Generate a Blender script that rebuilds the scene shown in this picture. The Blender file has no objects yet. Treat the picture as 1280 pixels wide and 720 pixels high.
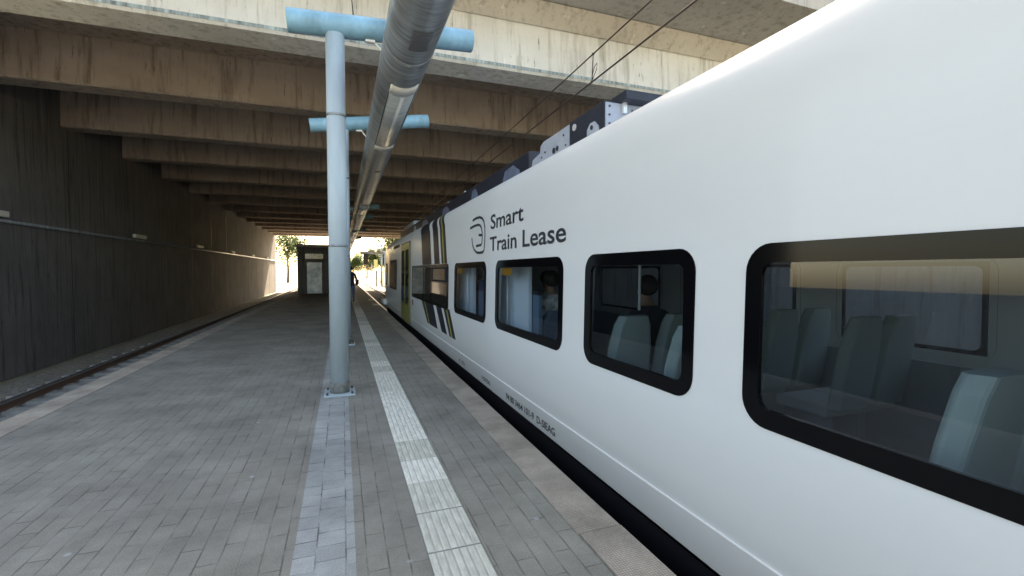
import bpy, bmesh, math, random
from mathutils import Vector, Matrix
random.seed(7)
S = bpy.context.scene
COL = S.collection
R = math.radians

# ------------------------------------------------------------------ camera, world, sun, exposure
cam_d = bpy.data.cameras.new('camera'); cam = bpy.data.objects.new('camera', cam_d); COL.objects.link(cam)
cam_d.sensor_width = 36.0; cam_d.lens = 36.0 * 580 / 1280
cam_d.clip_start = 0.02; cam_d.clip_end = 2000
cam.location = (0, 0, 1.6)
cam.rotation_euler = (R(90 - 2.17), 0, R(-20.065))
S.camera = cam

SUN_EL, SUN_AZ = 38.0, 10.0          # azimuth from +Y towards +X
world = bpy.data.worlds.new("World"); S.world = world; world.use_nodes = True
wn = world.node_tree; wn.nodes.clear()
sky = wn.nodes.new('ShaderNodeTexSky'); sky.sky_type = 'NISHITA'; sky.sun_disc = False
sky.sun_elevation = R(SUN_EL); sky.sun_rotation = R(SUN_AZ)
sky.air_density = 1.0; sky.dust_density = 2.5; sky.ozone_density = 1.0
bg = wn.nodes.new('ShaderNodeBackground'); bg.inputs['Strength'].default_value = 0.15
wo = wn.nodes.new('ShaderNodeOutputWorld')
wn.links.new(sky.outputs[0], bg.inputs['Color']); wn.links.new(bg.outputs[0], wo.inputs[0])
sun_d = bpy.data.lights.new('sun', 'SUN'); sun_d.energy = 5.0; sun_d.angle = R(0.5); sun_d.color = (1.0, .95, .87)
sun = bpy.data.objects.new('sun', sun_d); COL.objects.link(sun)
dirv = Vector((math.sin(R(SUN_AZ)) * math.cos(R(SUN_EL)), math.cos(R(SUN_AZ)) * math.cos(R(SUN_EL)), math.sin(R(SUN_EL))))
sun.rotation_euler = dirv.to_track_quat('Z', 'Y').to_euler()
sun.location = (0, 60, 60)
S.view_settings.view_transform = 'Standard'; S.view_settings.look = 'None'
S.view_settings.exposure = 2.15
S.view_settings.use_white_balance = True; S.view_settings.white_balance_temperature = 8350; S.view_settings.white_balance_tint = 10; S.view_settings.gamma = 1.0; S.view_settings.use_curve_mapping = False
S.render.engine = 'CYCLES'
S.cycles.max_bounces = 8; S.cycles.diffuse_bounces = 4; S.cycles.glossy_bounces = 4
S.cycles.transparent_max_bounces = 16; S.cycles.transmission_bounces = 4
S.cycles.use_denoising = True

# ------------------------------------------------------------------ materials
def mat(name, col, rough=.6, metal=0.0, spec=.5, noise=None, bump=None, coat=0.0):
    """noise=(scale, amount, (sx,sy,sz)) varies the colour; bump=(scale, strength, dist)"""
    m = bpy.data.materials.new(name); m.use_nodes = True
    nt = m.node_tree; b = nt.nodes['Principled BSDF']
    b.inputs['Base Color'].default_value = (*col, 1); b.inputs['Roughness'].default_value = rough
    b.inputs['Metallic'].default_value = metal; b.inputs['Specular IOR Level'].default_value = spec
    if coat: b.inputs['Coat Weight'].default_value = coat; b.inputs['Coat Roughness'].default_value = .05
    tc = nt.nodes.new('ShaderNodeTexCoord')
    if noise:
        mp = nt.nodes.new('ShaderNodeMapping'); nt.links.new(tc.outputs['Object'], mp.inputs['Vector'])
        mp.inputs['Scale'].default_value = noise[2] if len(noise) > 2 else (1, 1, 1)
        n = nt.nodes.new('ShaderNodeTexNoise'); n.inputs['Scale'].default_value = noise[0]
        n.inputs['Detail'].default_value = 6; n.inputs['Roughness'].default_value = .65
        nt.links.new(mp.outputs[0], n.inputs['Vector'])
        r = nt.nodes.new('ShaderNodeValToRGB'); a = noise[1]
        r.color_ramp.elements[0].position = .3; r.color_ramp.elements[1].position = .7
        r.color_ramp.elements[0].color = (*[c * (1 - a) for c in col], 1)
        r.color_ramp.elements[1].color = (*[min(1, c * (1 + a)) for c in col], 1)
        nt.links.new(n.outputs['Fac'], r.inputs[0]); nt.links.new(r.outputs[0], b.inputs['Base Color'])
    if bump:
        n2 = nt.nodes.new('ShaderNodeTexNoise'); n2.inputs['Scale'].default_value = bump[0]; n2.inputs['Detail'].default_value = 4
        nt.links.new(tc.outputs['Object'], n2.inputs['Vector'])
        bp = nt.nodes.new('ShaderNodeBump'); bp.inputs['Strength'].default_value = bump[1]; bp.inputs['Distance'].default_value = bump[2]
        nt.links.new(n2.outputs['Fac'], bp.inputs['Height']); nt.links.new(bp.outputs[0], b.inputs['Normal'])
    return m

def concrete(name, base, stain, pale, warm=.0):
    """weathered board-cast concrete: broad mottling, vertical run-off streaks, pores"""
    m = bpy.data.materials.new(name); m.use_nodes = True
    nt = m.node_tree; L = nt.links; b = nt.nodes['Principled BSDF']; b.inputs['Roughness'].default_value = .9
    b.inputs['Specular IOR Level'].default_value = .25
    tc = nt.nodes.new('ShaderNodeTexCoord')
    def noise(scale, ms, det=6, rough=.6):
        mp = nt.nodes.new('ShaderNodeMapping'); mp.inputs['Scale'].default_value = ms
        L.new(tc.outputs['Object'], mp.inputs['Vector'])
        n = nt.nodes.new('ShaderNodeTexNoise'); n.inputs['Scale'].default_value = scale; n.inputs['Detail'].default_value = det
        n.inputs['Roughness'].default_value = rough; L.new(mp.outputs[0], n.inputs['Vector']); return n
    def ramp(src, p0, p1, c0=(0, 0, 0), c1=(1, 1, 1)):
        r = nt.nodes.new('ShaderNodeValToRGB'); r.color_ramp.elements[0].position = p0; r.color_ramp.elements[1].position = p1
        r.color_ramp.elements[0].color = (*c0, 1); r.color_ramp.elements[1].color = (*c1, 1); L.new(src, r.inputs[0]); return r
    def mix(f, a, c):
        x = nt.nodes.new('ShaderNodeMix'); x.data_type = 'RGBA'; L.new(f, x.inputs['Factor'])
        for s, v in ((6, a), (7, c)):
            if isinstance(v, tuple): x.inputs[s].default_value = (*v, 1)
            else: L.new(v, x.inputs[s])
        return x.outputs[2]
    broad = ramp(noise(.55, (1, 1, 1.4)).outputs['Fac'], .35, .68)
    c = mix(broad.outputs[0], base, pale)
    streak = ramp(noise(2.2, (2.6, 2.6, .16), 7, .7).outputs['Fac'], .5, .66)
    c = mix(streak.outputs[0], c, stain)
    s2 = ramp(noise(5.0, (3.2, 3.2, .3), 4, .75).outputs['Fac'], .62, .70)
    c = mix(s2.outputs[0], c, tuple(v * .55 for v in stain))
    pal = ramp(noise(1.1, (3.2, 3.2, .12), 5, .6).outputs['Fac'], .64, .73)
    c = mix(pal.outputs[0], c, tuple(min(1, v * 1.35) for v in pale))
    L.new(c, b.inputs['Base Color'])
    n2 = noise(26, (1, 1, 1), 5)
    bp = nt.nodes.new('ShaderNodeBump'); bp.inputs['Strength'].default_value = .35; bp.inputs['Distance'].default_value = .02
    L.new(n2.outputs['Fac'], bp.inputs['Height']); L.new(bp.outputs[0], b.inputs['Normal'])
    return m

def pavers(name, c1, c2, mortar, bw, bh, rot=True, rough=.75, mort=.006, bumpd=.004, off=.5, spots=.0):
    """running-bond blocks in object XY (long side along Y when rot)"""
    m = bpy.data.materials.new(name); m.use_nodes = True
    nt = m.node_tree; L = nt.links; b = nt.nodes['Principled BSDF']; b.inputs['Roughness'].default_value = rough
    b.inputs['Specular IOR Level'].default_value = .4
    tc = nt.nodes.new('ShaderNodeTexCoord'); mp = nt.nodes.new('ShaderNodeMapping')
    mp.inputs['Rotation'].default_value = (0, 0, R(90) if rot else 0); L.new(tc.outputs['Object'], mp.inputs['Vector'])
    # slight wobble so that joints are not ruler-straight
    nz = nt.nodes.new('ShaderNodeTexNoise'); nz.inputs['Scale'].default_value = 7; nz.inputs['Detail'].default_value = 2
    L.new(tc.outputs['Object'], nz.inputs['Vector'])
    sb = nt.nodes.new('ShaderNodeVectorMath'); sb.operation = 'SUBTRACT'; sb.inputs[1].default_value = (.5, .5, .5); L.new(nz.outputs['Color'], sb.inputs[0])
    sc = nt.nodes.new('ShaderNodeVectorMath'); sc.operation = 'SCALE'; sc.inputs['Scale'].default_value = .006; L.new(sb.outputs[0], sc.inputs[0])
    ad = nt.nodes.new('ShaderNodeVectorMath'); ad.operation = 'ADD'; L.new(mp.outputs[0], ad.inputs[0]); L.new(sc.outputs[0], ad.inputs[1])
    br = nt.nodes.new('ShaderNodeTexBrick'); br.inputs['Scale'].default_value = 1.0
    br.inputs['Brick Width'].default_value = bw; br.inputs['Row Height'].default_value = bh
    br.inputs['Mortar Size'].default_value = mort; br.inputs['Mortar Smooth'].default_value = .6; br.offset = off
    br.inputs['Color1'].default_value = (*c1, 1); br.inputs['Color2'].default_value = (*c2, 1); br.inputs['Mortar'].default_value = (*mortar, 1)
    L.new(ad.outputs[0], br.inputs['Vector'])
    nj = nt.nodes.new('ShaderNodeTexNoise'); nj.inputs['Scale'].default_value = 4.5; nj.inputs['Detail'].default_value = 3; L.new(tc.outputs['Object'], nj.inputs['Vector'])
    rj = nt.nodes.new('ShaderNodeValToRGB'); rj.color_ramp.elements[0].position = .40; rj.color_ramp.elements[1].position = .62
    rj.color_ramp.elements[0].color = (*[.5 * (a_ + b_) for a_, b_ in zip(c1, c2)], 1); rj.color_ramp.elements[1].color = (*[v * .62 for v in mortar], 1)  # open joints
    L.new(nj.outputs['Fac'], rj.inputs[0]); L.new(rj.outputs[0], br.inputs['Mortar'])
    n = nt.nodes.new('ShaderNodeTexNoise'); n.inputs['Scale'].default_value = 1.3; n.inputs['Detail'].default_value = 8; n.inputs['Roughness'].default_value = .7
    L.new(tc.outputs['Object'], n.inputs['Vector'])
    rp = nt.nodes.new('ShaderNodeValToRGB'); rp.color_ramp.elements[0].position = .3; rp.color_ramp.elements[1].position = .72
    rp.color_ramp.elements[0].color = (.62, .61, .60, 1); rp.color_ramp.elements[1].color = (1.24, 1.23, 1.2, 1); L.new(n.outputs['Fac'], rp.inputs[0])
    mx = nt.nodes.new('ShaderNodeMix'); mx.data_type = 'RGBA'; mx.blend_type = 'MULTIPLY'; mx.inputs['Factor'].default_value = 1
    L.new(br.outputs['Color'], mx.inputs[6]); L.new(rp.outputs[0], mx.inputs[7])
    n3 = nt.nodes.new('ShaderNodeTexNoise'); n3.inputs['Scale'].default_value = 130; n3.inputs['Detail'].default_value = 3; L.new(tc.outputs['Object'], n3.inputs['Vector'])
    rp3 = nt.nodes.new('ShaderNodeValToRGB'); rp3.color_ramp.elements[0].position = .35; rp3.color_ramp.elements[1].position = .65
    rp3.color_ramp.elements[0].color = (.82, .82, .82, 1); rp3.color_ramp.elements[1].color = (1.15, 1.15, 1.15, 1); L.new(n3.outputs['Fac'], rp3.inputs[0])
    mx3 = nt.nodes.new('ShaderNodeMix'); mx3.data_type = 'RGBA'; mx3.blend_type = 'MULTIPLY'; mx3.inputs['Factor'].default_value = 1
    L.new(mx.outputs[2], mx3.inputs[6]); L.new(rp3.outputs[0], mx3.inputs[7])
    # old chewing-gum spots and crumbs
    vo = nt.nodes.new('ShaderNodeTexVoronoi'); vo.inputs['Scale'].default_value = 2.3; L.new(tc.outputs['Object'], vo.inputs['Vector'])
    rp4 = nt.nodes.new('ShaderNodeValToRGB'); rp4.color_ramp.elements[0].position = .03; rp4.color_ramp.elements[1].position = .055
    rp4.color_ramp.elements[0].color = (.75, .75, .75, 1); rp4.color_ramp.elements[1].color = (0, 0, 0, 1); L.new(vo.outputs['Distance'], rp4.inputs[0])
    mx4 = nt.nodes.new('ShaderNodeMix'); mx4.data_type = 'RGBA'; mx4.inputs[7].default_value = (.42, .43, .43, 1)
    L.new(rp4.outputs[0], mx4.inputs['Factor']); L.new(mx3.outputs[2], mx4.inputs[6])
    L.new(mx4.outputs[2], b.inputs['Base Color'])
    iv = nt.nodes.new('ShaderNodeMath'); iv.operation = 'MULTIPLY_ADD'; iv.inputs[1].default_value = -1.0; iv.inputs[2].default_value = 1.0
    L.new(br.outputs['Fac'], iv.inputs[0])
    m2 = nt.nodes.new('ShaderNodeMath'); m2.operation = 'MULTIPLY_ADD'; m2.inputs[1].default_value = .25; L.new(n3.outputs['Fac'], m2.inputs[0]); L.new(iv.outputs[0], m2.inputs[2])
    bp = nt.nodes.new('ShaderNodeBump'); bp.inputs['Strength'].default_value = .6; bp.inputs['Distance'].default_value = bumpd
    L.new(m2.outputs[0], bp.inputs['Height']); L.new(bp.outputs[0], b.inputs['Normal'])
    return m

def glass(name, tint, ior=1.5, rmix=1.0):
    m = bpy.data.materials.new(name); m.use_nodes = True; nt = m.node_tree; nt.nodes.clear(); L = nt.links
    o = nt.nodes.new('ShaderNodeOutputMaterial'); t = nt.nodes.new('ShaderNodeBsdfTransparent'); t.inputs[0].default_value = (*tint, 1)
    g = nt.nodes.new('ShaderNodeBsdfGlossy'); g.inputs['Roughness'].default_value = .015; g.inputs['Color'].default_value = (.9, .96, 1, 1)
    lw = nt.nodes.new('ShaderNodeLayerWeight'); pw = nt.nodes.new('ShaderNodeMath'); pw.operation = 'POWER'; pw.inputs[1].default_value = 5
    L.new(lw.outputs['Facing'], pw.inputs[0])      # Schlick, the same from both sides of the pane
    f = nt.nodes.new('ShaderNodeMath'); f.operation = 'MULTIPLY_ADD'; f.inputs[1].default_value = .9; f.inputs[2].default_value = ((ior - 1) / (ior + 1)) ** 2 * 2; L.new(pw.outputs[0], f.inputs[0])
    x = nt.nodes.new('ShaderNodeMixShader'); L.new(f.outputs[0], x.inputs[0]); L.new(t.outputs[0], x.inputs[1]); L.new(g.outputs[0], x.inputs[2])
    L.new(x.outputs[0], o.inputs[0]); return m

M = {}
M['white'] = mat('train_white_paint', (.77, .79, .79), .36, coat=.15, noise=(.8, .03, (1, .4, 1.5)), bump=(1.6, .10, .02))
M['bead'] = mat('bead_film', (.92, .92, .90), .4)
M['grey_white'] = mat('train_roof_paint', (.42, .44, .46), .5)
M['black'] = mat('black_gloss', (.003, .003, .004), .10, spec=.22)
M['navy'] = mat('dark_livery_film', (.016, .019, .030), .4, spec=.22)
M['yellow'] = mat('yellow_livery_film', (.34, .33, .06), .35)
M['door_yellow'] = mat('door_yellow_paint', (.27, .26, .05), .4, coat=.2)
M['rubber'] = mat('rubber', (.02, .02, .022), .55)
M['letter'] = mat('letter_film', (.03, .037, .045), .45)
M['glass'] = glass('window_glass', (.64, .73, .78), 1.5)
M['glass_dark'] = mat('dark_glass', (.008, .010, .013), .03, spec=.9, coat=.6)
M['underframe'] = mat('underframe', (.008, .008, .010), .9, spec=.1)
M['roof_dark'] = mat('roof_gear_dark', (.02, .024, .04), .45, noise=(6, .3))
M['roof_pale'] = mat('roof_gear_pale', (.42, .46, .54), .5, noise=(5, .12))
M['roof_blue'] = mat('roof_gear_blue', (.16, .20, .30), .4, noise=(5, .3))
M['bolt'] = mat('bolt_metal', (.10, .11, .12), .4, metal=.8)
M['interior'] = mat('interior_panel', (.82, .87, .92), .5)
M['interior_dark'] = mat('interior_lining', (.30, .33, .35), .6)
M['int_blue'] = mat('interior_blue', (.035, .05, .12), .6)
M['seat'] = mat('seat_fabric', (.33, .385, .36), .85)
M['seat_blue'] = mat('seat_blue_fabric', (.13, .19, .27), .85, noise=(40, .2))
M['pole'] = mat('grab_pole', (.75, .77, .78), .25, metal=.3)
M['orange'] = mat('orange_sticker', (.62, .26, .03), .5)
M['red'] = mat('red_plate', (.30, .03, .03), .5)
M['screen'] = mat('display_screen', (.01, .01, .01), .1)
M['galv'] = mat('galvanised_steel', (.34, .36, .37), .38, metal=.55, noise=(2.6, .55, (.6, 5, .6)), bump=(26, .2, .01))
M['galv_dark'] = mat('speaker_mesh', (.06, .065, .075), .6)
M['mesh_bar'] = mat('mesh_bar', (.14, .145, .16), .6)
M['grime'] = mat('grimy_post_foot', (.20, .20, .18), .8, noise=(12, .5))
M['cream'] = mat('cream_end_plate', (.80, .76, .68), .6)
M['lens'] = mat('lamp_lens', (.42, .45, .46), .38, metal=.1, noise=(3, .2, (1, 3, 1)))
M['lens_mid'] = mat('lamp_tube', (.7, .72, .72), .25)
M['blue'] = mat('pale_blue_paint', (.22, .42, .54), .42, noise=(3, .35, (1, 1, .5)), bump=(14, .1, .01))
M['blue_post'] = mat('pale_blue_post_paint', (.46, .54, .57), .42, noise=(3, .16, (1, 1, .2)))
M['cable'] = mat('cable', (.05, .045, .04), .5)
M['wire'] = mat('overhead_wire', (.10, .065, .05), .45, metal=.5)
M['steel'] = mat('rail_steel', (.30, .28, .27), .28, metal=.9)
M['rust'] = mat('rail_side', (.16, .09, .06), .8)
M['ballast'] = mat('ballast', (.36, .32, .27), .95, noise=(14, .55), bump=(22, 1.0, .05))
M['earth'] = mat('ground', (.36, .34, .24), .95, noise=(.2, .35), bump=(4, .5, .05))
M['sleeper'] = mat('sleeper_concrete', (.32, .31, .29), .9, noise=(6, .2))
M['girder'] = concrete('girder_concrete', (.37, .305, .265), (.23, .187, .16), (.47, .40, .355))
M['girder_lit'] = concrete('lit_girder_concrete', (.64, .62, .59), (.47, .445, .41), (.77, .76, .74))  # girder concrete made paler: daylight on the front girder put into the colour
M['soffit'] = concrete('soffit_concrete', (.42, .395, .37), (.31, .285, .265), (.50, .475, .45))
M['haunch'] = concrete('haunch_concrete', (.50, .455, .40), (.38, .34, .30), (.60, .55, .50))
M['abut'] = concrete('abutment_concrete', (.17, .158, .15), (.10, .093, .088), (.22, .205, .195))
M['bluegrey'] = mat('drip_edge_paint', (.30, .36, .38), .8, noise=(4, .6, (3, 3, .4)))
M['paver'] = pavers('paving_blocks', (.285, .268, .230), (.303, .286, .248), (.235, .221, .19), .36, .11)
M['paver_pale'] = pavers('pale_paving_blocks', (.36, .37, .36), (.44, .45, .44), (.22, .22, .22), .15, .16)
M['rib'] = mat('tactile_rib', (.80, .775, .68), .65, noise=(30, .25, (1, .25, 1)))
M['rib2'] = mat('tactile_rib_worn', (.62, .60, .51), .7, noise=(25, .25, (1, .3, 1)))
M['tact'] = mat('tactile_tile', (.56, .545, .47), .7, noise=(9, .14), bump=(150, .25, .003))
M['tact2'] = mat('tactile_tile_worn', (.47, .455, .385), .7, noise=(9, .14), bump=(150, .25, .003))
M['tact_gap'] = mat('tactile_joint', (.20, .20, .19), .9)
M['skin'] = mat('skin', (.42, .24, .17), .55)
M['hair'] = mat('hair', (.02, .015, .012), .6)
M['jacket'] = mat('dark_jacket', (.030, .028, .038), .85)
M['jeans'] = mat('jeans', (.10, .15, .26), .85)
M['shoe'] = mat('shoes', (.012, .012, .012), .5)
M['shirt_w'] = mat('pale_patterned_shirt', (.82, .80, .78), .85, noise=(13, .75))
M['bag'] = mat('bag_fabric', (.05, .035, .045), .8)
M['bark'] = mat('bark', (.13, .10, .07), .95, noise=(5, .3))
M['sign_yellow'] = mat('yellow_sign', (.70, .66, .30), .6)

# coping slab: fine ribbed tan stone with dirt; relief shade put into its colour
def coping_mat():
    m = mat('coping_stone', (.52, .44, .355), .85, noise=(2.2, .32))
    nt = m.node_tree; L = nt.links; b = nt.nodes['Principled BSDF']
    tc = nt.nodes.new('ShaderNodeTexCoord')
    ck = nt.nodes.new('ShaderNodeTexVoronoi'); ck.inputs['Scale'].default_value = 62; ck.inputs['Randomness'].default_value = .12
    L.new(tc.outputs['Object'], ck.inputs['Vector'])
    bp = nt.nodes.new('ShaderNodeBump'); bp.inputs['Strength'].default_value = .7; bp.inputs['Distance'].default_value = .004; bp.invert = True
    L.new(ck.outputs['Distance'], bp.inputs['Height']); L.new(bp.outputs[0], b.inputs['Normal'])
    src = b.inputs['Base Color'].links[0].from_socket
    rp = nt.nodes.new('ShaderNodeValToRGB'); rp.color_ramp.elements[0].position = .0; rp.color_ramp.elements[1].position = .6
    rp.color_ramp.elements[0].color = (1.25, 1.25, 1.25, 1); rp.color_ramp.elements[1].color = (.55, .55, .55, 1); L.new(ck.outputs['Distance'], rp.inputs[0])
    mx = nt.nodes.new('ShaderNodeMix'); mx.data_type = 'RGBA'; mx.blend_type = 'MULTIPLY'; mx.inputs['Factor'].default_value = 1
    L.new(src, mx.inputs[6]); L.new(rp.outputs[0], mx.inputs[7]); L.new(mx.outputs[2], b.inputs['Base Color'])
    return m
M['coping'] = coping_mat()
def leaf_mat(name, c):
    m = bpy.data.materials.new(name); m.use_nodes = True; nt = m.node_tree; L = nt.links; b = nt.nodes['Principled BSDF']
    b.inputs['Roughness'].default_value = .6; b.inputs['Specular IOR Level'].default_value = .3
    g = nt.nodes.new('ShaderNodeNewGeometry'); r = nt.nodes.new('ShaderNodeValToRGB')
    r.color_ramp.elements[0].color = (*[v * .6 for v in c], 1); r.color_ramp.elements[1].color = (*[v * 1.35 for v in c], 1)
    L.new(g.outputs['Random Per Island'], r.inputs[0]); L.new(r.outputs[0], b.inputs['Base Color'])
    t = nt.nodes.new('ShaderNodeBsdfTranslucent'); L.new(r.outputs[0], t.inputs[0])
    x = nt.nodes.new('ShaderNodeMixShader'); x.inputs[0].default_value = .4
    o = nt.nodes['Material Output']; L.new(b.outputs[0], x.inputs[1]); L.new(t.outputs[0], x.inputs[2]); L.new(x.outputs[0], o.inputs[0])
    return m
M['leaf1'] = leaf_mat('leaves_green', (.08, .12, .04)); M['leaf2'] = leaf_mat('leaves_yellow_green', (.12, .15, .045)); M['leaf3'] = leaf_mat('leaves_dark', (.045, .075, .025))

# ------------------------------------------------------------------ helpers
class MB:
    def __init__(s): s.v = []; s.f = []; s.m = []; s.smooth = []
    def add(s, vs, fs, mi=0, sm=False):
        o = len(s.v); s.v += [tuple(v) for v in vs]
        for f in fs: s.f.append([i + o for i in f]); s.m.append(mi); s.smooth.append(sm)
        return s
    def box(s, a, b, mi=0):
        x0, y0, z0 = a; x1, y1, z1 = b
        return s.add([(x0, y0, z0), (x1, y0, z0), (x1, y1, z0), (x0, y1, z0), (x0, y0, z1), (x1, y0, z1), (x1, y1, z1), (x0, y1, z1)],
                     [(0, 3, 2, 1), (4, 5, 6, 7), (0, 1, 5, 4), (1, 2, 6, 5), (2, 3, 7, 6), (3, 0, 4, 7)], mi)
    def tube(s, pts, r, n=12, mi=0, caps=True, radii=None):
        pts = [Vector(p) for p in pts]; rings = []
        for i, p in enumerate(pts):
            d = (pts[min(i + 1, len(pts) - 1)] - pts[max(i - 1, 0)]).normalized()
            up = Vector((0, 0, 1)) if abs(d.z) < .9 else Vector((1, 0, 0))
            u = d.cross(up).normalized(); w = u.cross(d)
            rr = radii[i] if radii else r
            rings.append([p + u * math.cos(2 * math.pi * k / n) * rr + w * math.sin(2 * math.pi * k / n) * rr for k in range(n)])
        vs = [v for rg in rings for v in rg]
        fs = [(i * n + k, i * n + (k + 1) % n, (i + 1) * n + (k + 1) % n, (i + 1) * n + k) for i in range(len(pts) - 1) for k in range(n)]
        o = len(s.v); s.add(vs, fs, mi, True)
        if caps:
            s.f.append([o + k for k in range(n)][::-1]); s.m.append(mi); s.smooth.append(False)
            s.f.append([o + (len(pts) - 1) * n + k for k in range(n)]); s.m.append(mi); s.smooth.append(False)
        return s
    def sphere(s, c, r, n=10, mi=0, sc=(1, 1, 1)):
        vs = []; fs = []
        for i in range(n + 1):
            th = math.pi * i / n
            for k in range(n * 2):
                ph = math.pi * k / n
                vs.append((c[0] + r * sc[0] * math.sin(th) * math.cos(ph), c[1] + r * sc[1] * math.sin(th) * math.sin(ph), c[2] + r * sc[2] * math.cos(th)))
        for i in range(n):
            for k in range(2 * n):
                fs.append((i * 2 * n + k, i * 2 * n + (k + 1) % (2 * n), (i + 1) * 2 * n + (k + 1) % (2 * n), (i + 1) * 2 * n + k))
        return s.add(vs, fs, mi, True)
    def build(s, name, mats, parent=None, fix=True):
        me = bpy.data.meshes.new(name); me.from_pydata(s.v, [], s.f)
        for m in (mats if isinstance(mats, (list, tuple)) else [mats]): me.materials.append(M[m] if isinstance(m, str) else m)
        me.polygons.foreach_set('material_index', s.m); me.polygons.foreach_set('use_smooth', s.smooth); me.update()
        if fix:
            bm = bmesh.new(); bm.from_mesh(me); bmesh.ops.recalc_face_normals(bm, faces=bm.faces); bm.to_mesh(me); bm.free()
        o = bpy.data.objects.new(name, me); COL.objects.link(o)
        if parent: o.parent = parent; o.matrix_parent_inverse = parent.matrix_world.inverted() if False else Matrix.Translation(-parent.location)
        return o
def empty(name, loc=(0, 0, 0)):
    o = bpy.data.objects.new(name, None); o.location = loc; o.empty_display_size = .3; COL.objects.link(o); return o
def tag(o, label=None, cat=None, group=None, kind=None):
    if label: o['label'] = label
    if cat: o['category'] = cat
    if group: o['group'] = group
    if kind: o['kind'] = kind
    return o
def bevel(o, w=.01, seg=2):
    b = o.modifiers.new('bevel', 'BEVEL'); b.width = w; b.segments = seg; b.limit_method = 'ANGLE'; return o

# ------------------------------------------------------------------ ground, tracks, platform
EX = 1.63           # platform edge (train side)
LX = -3.4           # platform edge (other side)
Y0, Y1 = -14.0, 130.0
g = MB().add([(-400, -300, -1.32), (400, -300, -1.32), (400, 700, -1.32), (-400, 700, -1.32)], [(0, 1, 2, 3)]).build('ground', 'earth'); tag(g, kind='structure', label='dry grassy ground around the station and tracks')
def ballast(name, xc, w):
    o = MB().add([(xc - w, Y0 - 60, -1.3), (xc - w + .4, Y0 - 60, -.98), (xc + w - .4, Y0 - 60, -.98), (xc + w, Y0 - 60, -1.3),
                  (xc - w, 300, -1.3), (xc - w + .4, 300, -.98), (xc + w - .4, 300, -.98), (xc + w, 300, -1.3)],
                 [(0, 1, 5, 4), (1, 2, 6, 5), (2, 3, 7, 6)]).build(name, 'ballast')
    return tag(o, kind='structure')
TC = 3.15; OC = -5.0
ballast('track_ballast', TC + .4, 2.6); ballast('track_ballast', OC - .3, 2.3)
for c, nm in ((TC, 'beside the white train'), (OC, 'on the far side of the platform')):
    t = empty('railway_track', (c, 40, -.98)); tag(t, 'pair of steel rails on concrete sleepers ' + nm, 'railway track')
    for s in (-1, 1):
        x = c + s * .7525; b = MB()
        b.box((x - .065, -60, -.90), (x + .065, 290, -.885), 1); b.box((x - .01, -60, -.885), (x + .01, 290, -.79), 1); b.box((x - .036, -60, -.79), (x + .036, 290, -.752), 0)
        b.build('rail', ['steel', 'rust'], t)
    b = MB()
    for i in range(300):
        y = -40 + i * .65; b.box((c - 1.3, y, -1.0), (c + 1.3, y + .26, -.901))
    tag(b.build('sleepers', 'sleeper', t), kind='stuff')

body = MB().box((LX + .06, Y0, -1.3), (EX - .05, Y1, -.10)).build('platform_base', 'abut'); tag(body, kind='structure')
XC = 1.325          # inner border of the coping
pv = MB()
pv.box((.05, Y0, -.1), (.43, Y1, 0)); pv.box((.75, Y0, -.1), (XC, Y1, 0)); pv.box((LX + .3, Y0, -.1), (-.28, Y1, 0))
tag(pv.build('platform_paving', 'paver'), kind='structure')
tag(MB().box((-.28, Y0, -.1), (.05, Y1, 0)).build('pale_paving_band', 'paver_pale'), kind='structure')
tag(MB().box((.43, Y0, -.1), (.75, Y1, -.006)).build('tactile_bed', 'tact_gap'), kind='structure')
# tactile tiles: ribbed slabs 0.45 m long
ct = MB(); k = 0; y = 2.57 - .45 * 12
while y < 60:
    mi = 1 if (k * 7 + k // 3) % 5 in (0, 3) else 0
    dz = random.uniform(-.0015, .0015); yy0, yy1 = y + .004, y + .446
    x0, x1 = .434, .746
    ct.box((x0, yy0, -.02), (x1, yy1, .0 + dz), mi)
    n = 7; p = (x1 - x0) / n
    for i in range(n):
        xa = x0 + p * (i + .22); xb = x0 + p * (i + .78); h = .006 + dz
        ct.add([(xa - .007, yy0 + .004, dz), (xa, yy0 + .012, h), (xb, yy0 + .012, h), (xb + .007, yy0 + .004, dz),
                (xa - .007, yy1 - .004, dz), (xa, yy1 - .012, h), (xb, yy1 - .012, h), (xb + .007, yy1 - .004, dz)],
               [(0, 1, 5, 4), (1, 2, 6, 5), (2, 3, 7, 6), (0, 3, 2, 1), (4, 5, 6, 7)], mi + 2)
    y += .45; k += 1
tag(ct.build('tactile_paving', ['tact', 'tact2', 'rib', 'rib2']), kind='structure')
# coping slabs
cp = MB(); y = 2.45 - 1.38 * 11
while y < Y1 - 1.4:
    dx = random.uniform(-.004, .004); a, b_ = y + .003, y + 1.377; zt = .003 + random.uniform(0, .003)
    cp.add([(XC + dx + .002, a, -.16), (EX + dx, a, -.16), (EX + dx, a, zt - .012), (EX + dx - .012, a, zt), (XC + dx + .002, a, zt),
            (XC + dx + .002, b_, -.16), (EX + dx, b_, -.16), (EX + dx, b_, zt - .012), (EX + dx - .012, b_, zt), (XC + dx + .002, b_, zt)],
           [(0, 1, 2, 3, 4), (9, 8, 7, 6, 5), (0, 5, 6, 1), (1, 6, 7, 2), (2, 7, 8, 3), (3, 8, 9, 4), (4, 9, 5, 0)])
    y += 1.38
tag(cp.build('platform_edge', 'coping'), kind='structure')
tag(MB().box((LX, Y0, -.16), (LX + .3, Y1, .004)).build('platform_edge', 'coping'), kind='structure')
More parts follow.
